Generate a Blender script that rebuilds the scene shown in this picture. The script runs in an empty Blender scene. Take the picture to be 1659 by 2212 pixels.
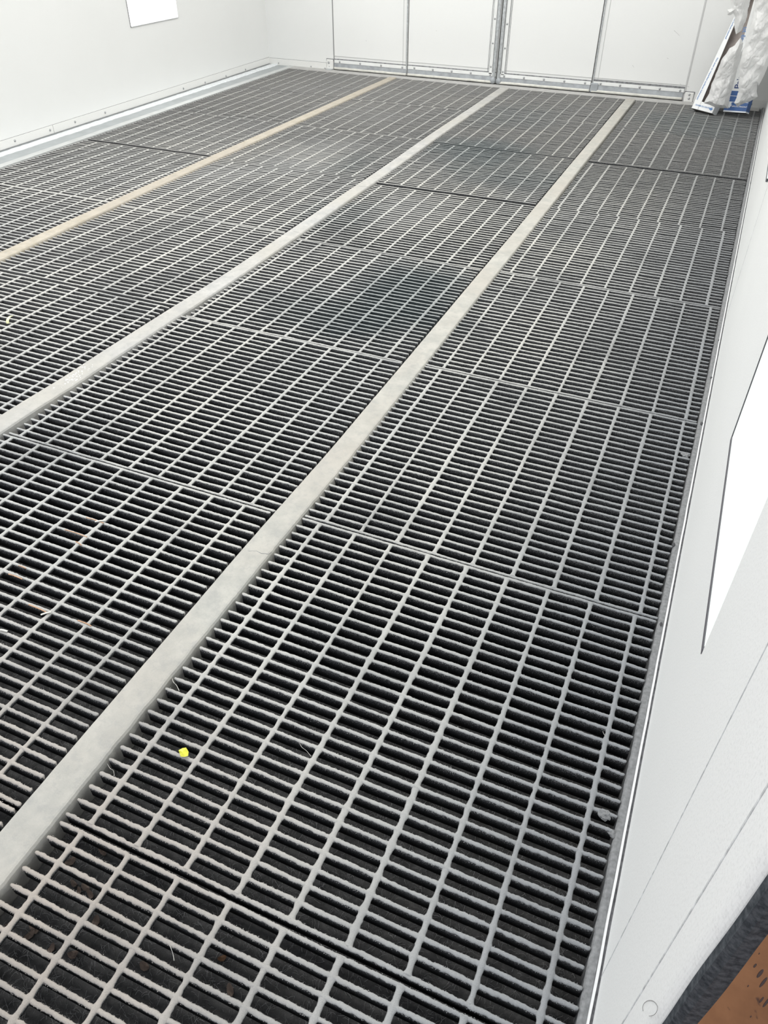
import bpy, bmesh, math, random
from mathutils import Vector, Matrix, noise
random.seed(7)
scn = bpy.context.scene
col = scn.collection

# ------------------------------------------------------------------ camera
F_PX, CAM_H = 1634.47, 1.2902
RIGHT = Vector((0.9183047, 0.3958243, 0.0062927))
DOWN = Vector((0.2568259, -0.5835840, -0.7703702))
FWD = Vector((-0.3012589, 0.7090507, -0.6375658))
CX, CY = 829.5, 1106.0
cd = bpy.data.cameras.new('camera'); cam = bpy.data.objects.new('camera', cd); col.objects.link(cam)
cd.sensor_fit = 'VERTICAL'; cd.sensor_height = 36.0; cd.lens = F_PX / 2212 * 36.0
cd.clip_start = 0.02; cd.clip_end = 60
m = Matrix.Identity(4)
for i in range(3):
    m[i][0] = RIGHT[i]; m[i][1] = -DOWN[i]; m[i][2] = -FWD[i]
m[0][3], m[1][3], m[2][3] = 0, 0, CAM_H
cam.matrix_world = m
scn.camera = cam

# ------------------------------------------------------------------ world, exposure
w = bpy.data.worlds.new('world'); scn.world = w; w.use_nodes = True
bg = w.node_tree.nodes['Background']; bg.inputs[0].default_value = (0.90, 0.94, 1.0, 1); bg.inputs[1].default_value = 0.95
scn.view_settings.view_transform = 'Standard'; scn.view_settings.look = 'None'
scn.view_settings.exposure = 0.22; scn.view_settings.gamma = 1.0
scn.view_settings.use_curve_mapping = False

# ------------------------------------------------------------------ booth ceiling lamps out of frame, plus an added front fill
def area(name, loc, sx, sy, power, colr=(1.0, 0.985, 0.955), rot=(0, 0, 0)):
    ld = bpy.data.lights.new(name, 'AREA'); ld.shape = 'RECTANGLE'; ld.size = sx; ld.size_y = sy
    ld.energy = power; ld.color = colr
    o = bpy.data.objects.new(name, ld); col.objects.link(o); o.location = loc; o.rotation_euler = rot
    return o
CEIL = 2.75
area('ceiling_area_light', (-2.0, 4.0, CEIL - .06), 2.6, 5.4, 108, (1, .988, .96))
area('ceiling_area_light', (-1.5, .95, CEIL - .06), 1.8, .7, 26, (.98, .99, 1.0), (math.radians(8), math.radians(-14), 0))  # added front fill, tilted to brighten the right wall near the entrance

# ================================================================== helpers
def tag(o, label=None, cat=None, group=None, kind=None):
    if label: o['label'] = label
    if cat: o['category'] = cat
    if group: o['group'] = group
    if kind: o['kind'] = kind
    return o
def empty(name, loc=(0, 0, 0)):
    o = bpy.data.objects.new(name, None); col.objects.link(o); o.location = loc; o.empty_display_size = .05
    return o
def link(name, me, mat=None, parent=None, loc=None):
    o = bpy.data.objects.new(name, me); col.objects.link(o)
    if mat is not None and not me.materials: me.materials.append(mat)
    if parent is not None: o.parent = parent
    if loc is not None: o.location = loc
    return o
class MB:
    def __init__(s): s.v = []; s.f = []; s.mi = []
    def box(s, x0, x1, y0, y1, z0, z1, mi=0):
        b = len(s.v)
        s.v += [(x, y, z) for z in (z0, z1) for y in (y0, y1) for x in (x0, x1)]
        for q in ((0, 2, 3, 1), (4, 5, 7, 6), (0, 1, 5, 4), (2, 6, 7, 3), (0, 4, 6, 2), (1, 3, 7, 5)):
            s.f.append(tuple(b + i for i in q)); s.mi.append(mi)
    def add(s, vs, fs, mi=0):
        b = len(s.v); s.v += [tuple(v) for v in vs]
        for f in fs: s.f.append(tuple(b + i for i in f)); s.mi.append(mi)
    def rings(s, rings, closed=True, caps=True, mi=0):
        b = len(s.v); n = len(rings[0])
        for r in rings: s.v += [tuple(p) for p in r]
        for i in range(len(rings) - 1):
            for j in range(n if closed else n - 1):
                k = (j + 1) % n
                s.f.append((b + i * n + j, b + i * n + k, b + (i + 1) * n + k, b + (i + 1) * n + j)); s.mi.append(mi)
        if caps and closed:
            s.f.append(tuple(b + j for j in reversed(range(n)))); s.mi.append(mi)
            e = b + (len(rings) - 1) * n
            s.f.append(tuple(e + j for j in range(n))); s.mi.append(mi)
    def dome(s, c, nrm, r, h, seg=10, mi=0):
        c = Vector(c); nrm = Vector(nrm).normalized(); t = nrm.orthogonal().normalized(); u = nrm.cross(t)
        rr = []
        for a, hh in ((1, 0), (.95, .45), (.6, .85), (.12, 1.0)):
            rr.append([c + t * math.cos(2 * math.pi * k / seg) * r * a + u * math.sin(2 * math.pi * k / seg) * r * a + nrm * h * hh for k in range(seg)])
        s.rings(rr, mi=mi)
    def mesh(s, name, smooth=False):
        me = bpy.data.meshes.new(name); me.from_pydata(s.v, [], s.f); me.update()
        if any(s.mi): me.polygons.foreach_set('material_index', s.mi)
        if smooth: me.polygons.foreach_set('use_smooth', [True] * len(me.polygons))
        return me
    def build(s, name, mat, parent=None, smooth=False, loc=None, bevel=0):
        me = s.mesh(name, smooth)
        mats = mat if isinstance(mat, (list, tuple)) else [mat]
        for q in mats: me.materials.append(q)
        o = link(name, me, None, parent, loc)
        if bevel:
            b = o.modifiers.new('bevel', 'BEVEL'); b.width = bevel; b.segments = 2; b.limit_method = 'ANGLE'
        return o
def ray(u, v):
    return RIGHT * ((u - CX) / F_PX) + DOWN * ((v - CY) / F_PX) + FWD
def on_floor(u, v, z=0.0):
    d = ray(u, v); return d * ((z - CAM_H) / d.z) + Vector((0, 0, CAM_H))

# ------------------------------------------------------------------ materials
class NT:
    def __init__(s, name):
        s.m = bpy.data.materials.new(name); s.m.use_nodes = True; s.t = s.m.node_tree; s.n = s.t.nodes
        s.b = s.n['Principled BSDF']
    def add(s, typ, **kw):
        n = s.n.new(typ)
        for k, v in kw.items(): setattr(n, k, v)
        return n
    def L(s, a, b): s.t.links.new(a, b)
    def pos(s): return s.add('ShaderNodeNewGeometry').outputs['Position']
    def noise(s, scale, vec=None, detail=3, rough=.55):
        n = s.add('ShaderNodeTexNoise'); n.inputs['Scale'].default_value = scale; n.inputs['Detail'].default_value = detail
        n.inputs['Roughness'].default_value = rough
        s.L(vec if vec is not None else s.pos(), n.inputs['Vector']); return n.outputs['Fac']
    def ramp(s, fac, p0, p1, c0=(0, 0, 0, 1), c1=(1, 1, 1, 1)):
        r = s.add('ShaderNodeValToRGB'); r.color_ramp.elements[0].position = p0; r.color_ramp.elements[1].position = p1
        r.color_ramp.elements[0].color = c0; r.color_ramp.elements[1].color = c1
        s.L(fac, r.inputs['Fac']); return r.outputs['Color']
    def mix(s, fac, a, b, mode='MIX'):
        n = s.add('ShaderNodeMix', data_type='RGBA', blend_type=mode)
        for sock, v in ((n.inputs[0], fac), (n.inputs[6], a), (n.inputs[7], b)):
            if hasattr(v, 'is_linked'): s.L(v, sock)
            elif isinstance(v, (int, float)): sock.default_value = v
            else: sock.default_value = (v[0], v[1], v[2], 1)
        return n.outputs[2]
    def math(s, op, a, b=None, clamp=False):
        n = s.add('ShaderNodeMath', operation=op); n.use_clamp = clamp
        for i, v in enumerate((a, b)):
            if v is None: continue
            if hasattr(v, 'is_linked'): s.L(v, n.inputs[i])
            else: n.inputs[i].default_value = v
        return n.outputs[0]
    def maprange(s, v, a, b, c=0., d=1., smooth=True):
        n = s.add('ShaderNodeMapRange'); n.interpolation_type = 'SMOOTHSTEP' if smooth else 'LINEAR'
        s.L(v, n.inputs[0])
        for i, q in enumerate((a, b, c, d)): n.inputs[i + 1].default_value = q
        return n.outputs[0]
    def bump(s, h, strength=.3, dist=.001):
        n = s.add('ShaderNodeBump'); n.inputs['Strength'].default_value = strength; n.inputs['Distance'].default_value = dist
        s.L(h, n.inputs['Height']); s.L(n.outputs[0], s.b.inputs['Normal'])
    def set(s, color=None, rough=.6, metal=0., spec=.5):
        if color is not None:
            if hasattr(color, 'is_linked'): s.L(color, s.b.inputs['Base Color'])
            else: s.b.inputs['Base Color'].default_value = (*color, 1)
        s.b.inputs['Roughness'].default_value = rough; s.b.inputs['Metallic'].default_value = metal
        s.b.inputs['Specular IOR Level'].default_value = spec
        return s.m
    def sepxyz(s, v):
        n = s.add('ShaderNodeSeparateXYZ'); s.L(v, n.inputs[0]); return n.outputs

def plain(name, c, rough=.5, metal=0., spec=.5, var=0.0, scale=20, bump=0):
    t = NT(name)
    if var:
        f = t.noise(scale); cc = t.mix(t.ramp(f, .3, .7), [x * (1 - var) for x in c], [min(1, x * (1 + var)) for x in c]); t.set(cc, rough, metal, spec)
    else: t.set(c, rough, metal, spec)
    if bump: t.bump(t.noise(bump, detail=2), .25, .0006)
    return t.m

def spray_spots(t, P, colr, spots):
    """old paint sprayed on the floor here and there: (x, y, rx, ry, strength, colour)"""
    xyz = t.sepxyz(P)
    nz = t.noise(3.2, P, 4)
    for (x, y, rx, ry, st, c) in spots:
        dx = t.math('DIVIDE', t.math('SUBTRACT', xyz[0], x), rx); dy = t.math('DIVIDE', t.math('SUBTRACT', xyz[1], y), ry)
        d = t.math('SQRT', t.math('ADD', t.math('MULTIPLY', dx, dx), t.math('MULTIPLY', dy, dy)))
        d = t.math('ADD', d, t.math('MULTIPLY', t.math('SUBTRACT', nz, .5), .9))
        f = t.maprange(d, .25, 1.0, st, 0.)
        colr = t.mix(f, colr, c)
    return colr
DARKSPOTS = [(-1.08, 2.72, .38, .54, .95, (.10, .125, .13)), (-1.33, 2.50, .36, .28, .55, (.13, .145, .145)), (-1.5, 4.95, .48, .45, .85, (.10, .10, .10)),
             (-1.75, 3.55, .30, .4, .45, (.12, .12, .12)), (-1.15, 4.55, .5, .4, .55, (.14, .14, .14)), (-1.55, 6.0, .5, .6, .4, (.14, .14, .14)), (-.3, 6.3, .6, .6, .6, (.12, .12, .12)), (-2.1, 4.45, .22, .35, .4, (.13, .13, .13))]

def grate_mat(rod=False):
    t = NT('dusty_cross_rod' if rod else 'dusty_bearing_bar')
    P = t.pos(); xyz = t.sepxyz(P)
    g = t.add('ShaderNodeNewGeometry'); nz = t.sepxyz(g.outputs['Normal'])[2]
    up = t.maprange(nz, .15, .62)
    # tops: settled paint dust, with tints that vary by place
    big = t.ramp(t.noise(1.3, P, 3), .35, .65); fine = t.ramp(t.noise(420, P, 3), .25, .75)
    top = t.mix(big, (.585, .575, .54), (.50, .505, .495))
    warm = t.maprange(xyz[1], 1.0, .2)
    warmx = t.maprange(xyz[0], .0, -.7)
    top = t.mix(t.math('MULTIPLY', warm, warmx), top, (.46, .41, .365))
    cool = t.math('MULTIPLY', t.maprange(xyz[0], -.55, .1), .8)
    top = t.mix(cool, top, (.27, .285, .305))  # tops darker and bluer towards the right wall
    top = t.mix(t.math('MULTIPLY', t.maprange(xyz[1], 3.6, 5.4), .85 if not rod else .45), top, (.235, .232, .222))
    top = t.mix(t.ramp(t.noise(2.6, P, 4, .6), .50, .68), top, t.mix(.5, top, (.26, .26, .255)))
    top = t.mix(t.math('MULTIPLY', fine, .28), top, t.mix(.6, top, (.12, .12, .12)))
    # bare dark sides carrying crumbs of dust towards their upper edge
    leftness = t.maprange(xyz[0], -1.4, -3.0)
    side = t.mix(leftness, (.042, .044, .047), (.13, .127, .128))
    sp = t.noise(520, P, 2, .6); zz = t.maprange(xyz[2], -.022, -.001, -.16, .10, False)
    crumbs = t.ramp(t.math('ADD', sp, zz), .50, .58)
    side = t.mix(t.math('MULTIPLY', crumbs, .52), side, (.33, .33, .335))
    top = spray_spots(t, P, top, [(x, y, a, b, s * .62, (.22, .25, .26)) for (x, y, a, b, s, c) in DARKSPOTS])
    side = spray_spots(t, P, side, [(x, y, a, b, s, (.055, .07, .075)) for (x, y, a, b, s, c) in DARKSPOTS])
    side = spray_spots(t, P, side, [(-2.42, 4.45, .38, .6, .55, (.42, .42, .42)), (-1.45, 3.72, .34, .4, .4, (.38, .38, .38)), (-2.6, 5.6, .5, .5, .4, (.35, .35, .34)), (-2.7, 3.9, .3, .3, .35, (.38, .37, .37))])
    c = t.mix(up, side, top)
    t.set(c, .93, 0, .12); t.bump(t.noise(650, P, 3), .8, .0012)
    return t.m
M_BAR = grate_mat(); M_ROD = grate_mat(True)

def beam_mat(name, c0, c1, c2):
    t = NT(name); P = t.pos()
    a = t.ramp(t.noise(13, P, 6, .72), .38, .62); b = t.ramp(t.noise(2.2, P, 3), .35, .65)
    c = t.mix(a, c0, c1); c = t.mix(t.math('MULTIPLY', b, .6), c, c2)
    s = t.ramp(t.noise(45, P, 5, .7), .52, .62); c = t.mix(t.math('MULTIPLY', s, .30), c, (.34, .335, .33))
    t.set(c, .8, 0, .2); t.bump(t.noise(110, P, 5, .7), .6, .0022); return t.m
M_BEAM = [beam_mat('tan_dusty_beam', (.40, .36, .29), (.50, .46, .39), (.43, .39, .34)),
          beam_mat('grey_dusty_beam', (.39, .39, .39), (.50, .495, .48), (.46, .44, .39)),
          beam_mat('cream_dusty_beam', (.40, .40, .375), (.51, .50, .46), (.46, .425, .38))]

def mat_mat():
    t = NT('filter_fleece'); P = t.pos()
    a = t.ramp(t.noise(35, P, 5, .7), .3, .75); b = t.ramp(t.noise(240, P, 3), .3, .7)
    c = t.mix(a, (.05, .05, .052), (.15, .147, .143)); c = t.mix(t.math('MULTIPLY', b, .35), c, (.09, .088, .085))
    t.set(c, .95, 0, .1); t.bump(t.noise(260, P, 4), .9, .004); return t.m
M_FLEECE = mat_mat()
M_FIBER = plain('grey_fiber', (.42, .415, .41), .7, var=.5, scale=40)
M_FIBERL = plain('pale_hair', (.55, .54, .5), .6)

def wall_mat(name, c, peel=600, mott=.05, rough=.32, mott_s=180, mk=.18):
    t = NT(name); P = t.pos()
    a = t.ramp(t.noise(1.6, P, 4), .3, .7); b = t.ramp(t.noise(mott_s, P, 3, .7), .50, .64)
    cc = t.mix(t.math('MULTIPLY', a, .5), c, [x * (1 - mott) for x in c]); cc = t.mix(t.math('MULTIPLY', b, mk), cc, [x * .72 for x in c])
    t.set(cc, rough, 0, .4); t.bump(t.noise(peel, P, 3), .12, .0008); return t.m
M_WALL = wall_mat('white_booth_panel', (.85, .855, .845), mott=.05, rough=.38, mk=.04)
M_WALLR = wall_mat('sprayed_right_panel', (.87, .88, .875), peel=420, mott=.07, rough=.5, mott_s=300, mk=.40)
M_DOOR = wall_mat('white_door_panel', (.87, .875, .865), mott=.03, rough=.34, mk=.04)
M_TRIM = wall_mat('white_trim', (.83, .83, .81), mott=.03, rough=.3)
M_CHAN = plain('white_channel', (.84, .85, .84), .28, var=.04, scale=12)
M_RUBB = plain('grey_rubber_sweep', (.34, .36, .38), .5, var=.2, scale=18, bump=120)
M_ROLL = plain('pale_roll', (.66, .65, .60), .45, var=.12, scale=25)
M_SEAM = plain('grime_seam', (.22, .225, .235), .7, var=.4, scale=50)
M_BLACK = plain('black_gap', (.012, .012, .013), .8)
M_STEEL = plain('galvanised_steel', (.52, .54, .55), .35, .35, var=.2, scale=60)
M_BOLT = plain('grey_bolt', (.42, .43, .44), .35, .5)
M_LEDGE = plain('grey_ledge', (.40, .425, .435), .8, var=.08, scale=9, bump=200)
M_LEDGE2 = plain('pale_ledge_strip', (.56, .575, .57), .8, var=.08, scale=14, bump=200)
M_CRUST = plain('white_caulk', (.76, .79, .81), .6, var=.1, scale=60, bump=90)
M_DUSTL = plain('dusty_angle', (.24, .245, .25), .92, 0, .1, var=.22, scale=120, bump=500)
M_BRIGHT = plain('bright_edge', (.86, .87, .87), .25, .2)
M_PIT = plain('pit_black', (.015, .015, .016), .9)
M_CEIL = plain('white_ceiling', (.82, .82, .80), .6)

# ================================================================== the setting
YW = 7.057; XR = .14; XL = -4.2; Y0 = -.5
def struct(name, mb, mat, parent=None, smooth=False, bevel=0, **k):
    o = mb.build(name, mat, parent, smooth, bevel=bevel)
    if parent is None: o['kind'] = 'structure'
    return o
mb = MB(); mb.box(XL - .3, XR + .08, Y0 - .2, YW + .2, -.40, -.36); struct('floor', mb, M_PIT)

# far wall: left return, right return, and the header strip over the door leaves
mb = MB(); mb.box(XL - .05, -3.528, YW, YW + .06, -.36, CEIL); mb.box(-.462, XR + .02, YW, YW + .06, -.36, CEIL)
mb.box(-3.528, -.462, YW, YW + .06, 2.45, CEIL)
wb = struct('wall_back', mb, M_WALL)
mb = MB(); mb.box(XL - .05, XL, Y0, YW + .06, -.36, CEIL); wl = struct('wall_left', mb, M_WALL)
# right wall: panels of sheet with seams, rounded near end
mb = MB()
seams = [.337, .38, .54, 3.026, 5.5, YW]
for a, b in zip(seams[:-1], seams[1:]):
    if b == 3.026:      # lamp opening .81-1.39
        mb.box(XR, XR + .022, a + .0005, b - .0006, -.36, .465); mb.box(XR, XR + .022, a + .0005, .81, .465, 2.1)
        mb.box(XR, XR + .022, 1.39, b - .0006, .465, 2.1); mb.box(XR, XR + .022, a + .0005, b - .0006, 2.1, CEIL)
    else:
        mb.box(XR, XR + .022, a + .0005, b - .0006, -.36, CEIL)
wr = struct('wall_right', mb, M_WALLR)
mb = MB()   # rounded nosing that closes the near end of the wall
rr = []
for z in (-.36, CEIL):
    ring = []
    for k in range(9):
        an = math.pi / 2 * k / 8
        ring.append((XR + .012 - .012 * math.cos(an) + .0, .3375 - .020 * math.sin(an), z))
    ring += [(XR + .022, .3175, z), (XR + .022, .3375, z)]
    rr.append(ring)
mb.rings(rr); struct('trim_1', mb, M_WALLR, smooth=False)
t = NT('dark_seal'); a = t.ramp(t.noise(150, None, 4, .7), .36, .74); t.set(t.mix(a, (.022, .028, .035), (.10, .11, .122)), .75, 0, .3); t.bump(t.noise(90), .3, .002)
M_SEAL = t.m
mb = MB()
def wob(z, s): return .0012 * noise.noise(Vector((s, z * 9, 3.1)))
rings = []
for k in range(90):
    z = -.02 + k * .025
    a = wob(z, 1); b = wob(z, 5)
    rings.append([(XR + .0045 + a, .3172, z), (XR + .006 + a, .310, z), (XR + .012, .307, z), (XR + .0235 + b, .309, z), (XR + .0255 + b, .3172, z)])
mb.rings(rings); o = mb.build('door_seal', M_SEAL); tag(o, 'dark blue-grey rubber seal on the near end of the right wall', 'door seal')
# seam beads on the right wall
mb = MB()
for y, r in ((.54, .0009), (.38, .0012), (3.026, .0014)):
    mb.box(XR - .0006, XR + .001, y - r, y + r, -.02, 2.7)
struct('trim_2', mb, plain('wall_seam_line', (.62, .63, .64), .7, var=.3, scale=70), wr)
mb = MB(); mb.box(XL - .05, XR + .08, Y0 + .9, YW + .1, CEIL, CEIL + .05); struct('ceiling', mb, M_CEIL)
# brown shop floor outside
t = NT('brown_concrete'); P = t.pos()
a = t.ramp(t.noise(6, P, 5, .7), .3, .7); c = t.mix(a, (.20, .080, .028), (.33, .145, .058))
sp = t.ramp(t.noise(42, P, 2, .4), .70, .735); c = t.mix(t.math('MULTIPLY', sp, .85), c, (.05, .018, .01))
sp2 = t.ramp(t.noise(75, t.mix(.5, P, P), 2), .74, .80); c = t.mix(sp2, c, (.35, .25, .18))
t.set(c, .30, 0, .3); t.bump(t.noise(25, P, 4), .25, .004); M_BROWN = t.m
mb = MB(); mb.box(XR + .03, 3.5, -3.5, 2.5, -.05, -.004); mb.box(XL - 1, XR + .03, -3.5, Y0 - .02, -.05, -.004)
o = struct('floor_outside', mb, M_BROWN)
# dark paint drips on the brown floor
M_DRIP = plain('dark_paint_drip', (.035, .012, .008), .3)
for (u, v, r, e) in ((1631, 2086, .0045, 1), (1642, 2103, .007, 2.2), (1649, 2122, .006, 4), (1645, 2160, .004, 3), (1616, 2130, .0022, 1), (1656, 2165, .005, 5), (1622, 2196, .002, 1), (1640, 2060, .002, 1)):
    p = on_floor(u, v, -.004); mb = MB(); ring = []; n = 14
    for zz, sc in ((0, 1), (.0006, .8)):
        ring.append([(math.cos(2 * math.pi * k / n) * r * .32 * sc * (1 + .3 * noise.noise(Vector((k, u, 0)))), math.sin(2 * math.pi * k / n) * r * sc * (1 + (e - 1) * .3) * (1 + .3 * noise.noise(Vector((k, v, 1)))), zz) for k in range(n)])
    mb.rings(ring); o = mb.build('paint_splash', M_DRIP, o if False else None, loc=p); o.rotation_euler.z = -.5
    tag(o, 'dark brown paint drip dried on the brown floor outside the booth', 'paint drip', 'dark paint drips on the brown floor')

# ---- left ledge
mb = MB(); mb.box(XL, -3.985, Y0, YW, -.36, -.004); struct('trim_3', mb, M_LEDGE)
mb = MB(); mb.box(-3.985, -3.93, Y0, YW, -.36, .0); struct('trim_4', mb, M_LEDGE2)
mb = MB(); rings = []
for k in range(420):
    y = 2.0 + k * (YW - 2.0) / 419
    wv = .092 + .009 * noise.noise(Vector((y * 5, 0, 0))) + .007 * noise.noise(Vector((y * 23, 2, 0)))
    wi = .032 + .004 * noise.noise(Vector((y * 7, 9, 0))) + .003 * noise.noise(Vector((y * 33, 5, 0)))
    h = .0035 + .002 * noise.noise(Vector((y * 17, 4, 0)))
    rings.append([(XL + wi, y, -.004), (XL + wi + .004, y, h), (XL + wv - .008, y, h), (XL + wv, y, -.004)])
mb.rings(rings); struct('trim_5', mb, M_CRUST)
mb = MB(); mb.box(XL, XL + .040, Y0, YW, -.0045, -.001); struct('trim_12', mb, plain('dark_joint_filler', (.30, .315, .33), .8, var=.1, scale=30))  # dark grey strip along the foot of the left wall
# ---- back ledge strip in front of the doors
mb = MB(); mb.box(-3.93, XR - .04, 6.925, YW, -.36, -.001); struct('trim_6', mb, plain('back_ledge', (.46, .455, .445), .75, var=.12, scale=15, bump=150))
# ---- right ledge: dusty angle, bright edge, black gap
mb = MB(); rings = []
N = 700
for k in range(N):
    y = .0 + (k / (N - 1)) ** 1.6 * YW
    xe = .1180 + .0016 * noise.noise(Vector((y * 14, 0, 7))) + .0010 * noise.noise(Vector((y * 60, 0, 9)))
    zz = .001 + .0012 * noise.noise(Vector((y * 30, 3, 7)))
    rings.append([(xe, y, -.36), (xe - .0005, y, -.004), (xe + .002, y, -.0005 + zz), (.124, y, .0005 + zz), (.1308, y, zz), (.1308, y, -.36)])
mb.rings(rings); struct('trim_7', mb, M_DUSTL, smooth=False)
mb = MB(); rings = []
for k in range(300):
    y = (k / 299) ** 1.5 * YW
    a = .0009 * noise.noise(Vector((y * 12, 1, 2)))
    rings.append([(.1312 + a * .4, y, -.06), (.1312 + a * .4, y, .003), (.1318, y, .0045), (.1352 + a, y, .0045), (.1358 + a, y, .003), (.1358 + a, y, -.06)])
mb.rings(rings); struct('trim_8', mb, M_BRIGHT)
mb = MB(); mb.box(.1355, XR, 0, YW, -.06, -.001); struct('trim_11', mb, plain('grey_joint_filler', (.16, .16, .17), .8, var=.4, scale=90))
# ---- baseboards with screws
def screw(mbx, c, n, r=.005, h=.003): mbx.dome(c, n, r, h)
mb = MB(); joint = 4.19
for a, b in ((Y0, joint - .002), (joint + .002, YW)):
    mb.box(XL, XL + .006, a, b, .004, .052)
bl = struct('baseboard_left', mb, M_TRIM, bevel=.001)
for q in ((32, 304), (108, 281), (162, 263), (227, 243), (396, 191), (443, 178), (488, 164), (530, 150)):
    d = ray(*q); s = (XL + .006) / d.x; P3 = d * s + Vector((0, 0, CAM_H))
    mb = MB(); screw(mb, (XL + .006, P3.y, P3.z), (1, 0, 0), .0075, .006); mb.build('screw', M_BOLT, bl, True)
mb = MB(); mb.box(XL, XL + .0015, Y0, YW, .052, .0535); struct('trim_9', mb, M_SEAM)
mb = MB(); mb.box(XL + .001, -3.60, YW - .006, YW, -.012, .047); bb = struct('baseboard_back', mb, M_TRIM, bevel=.001)
mb = MB(); mb.box(XL + .001, -3.60, YW - .002, YW, .047, .049); mb.build('seam', M_SEAM, bb)
for x, z in ((-4.10, .012), (-3.76, .008), (-3.617, .003)):
    mb = MB(); screw(mb, (x, YW - .006, z), (0, -1, 0), .0065, .005); mb.build('screw', M_BOLT, bb, True)
mb = MB(); mb.box(-.388, XR - .012, YW - .006, YW, -.016, .048); mb.box(-.388, XR - .012, YW - .002, YW, .048, .0505)
br = struct('baseboard_right', mb, M_TRIM, bevel=.001)
for x, z in ((.035, .018), (-.25, .018)):
    mb = MB(); screw(mb, (x, YW - .006, z), (0, -1, 0), .008, .006); mb.build('screw', M_BOLT, br, True)

# ---- corner brackets of the doors
def bracket(x0, x1, z0, z1, bolts, label):
    mb = MB(); mb.box(x0, x1, YW - .014, YW - .002, z0, z1); r = mb.build('door_bracket', M_TRIM, bevel=.004)
    tag(r, label, 'bracket', 'door floor brackets')
    mb = MB(); mb.box(x0 - .005, x1 + .004, YW - .006, YW - .001, z1 - .012, z1 + .005); mb.build('backing_seam', M_SEAM, r)
    for (x, z, rd) in bolts:
        mb = MB(); mb.dome((x, YW - .014, z), (0, -1, 0), rd, rd * .7); mb.build('bolt', M_BOLT, r, True)
    mb = MB(); mb.box(x0 + .002, x1, YW - .05, YW - .004, z0 - .012, z0 + .002); mb.build('foot', M_STEEL, r)
bracket(-3.595, -3.530, .003, .078, ((-3.573, .052, .010), (-3.570, .022, .004)), 'small white bracket plate with one bolt at the left foot of the back doors')
bracket(-.462, -.395, -.008, .062, ((-.428, .047, .0085), (-.425, .020, .0085)), 'small white bracket plate with two bolts at the right foot of the back doors')

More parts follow.
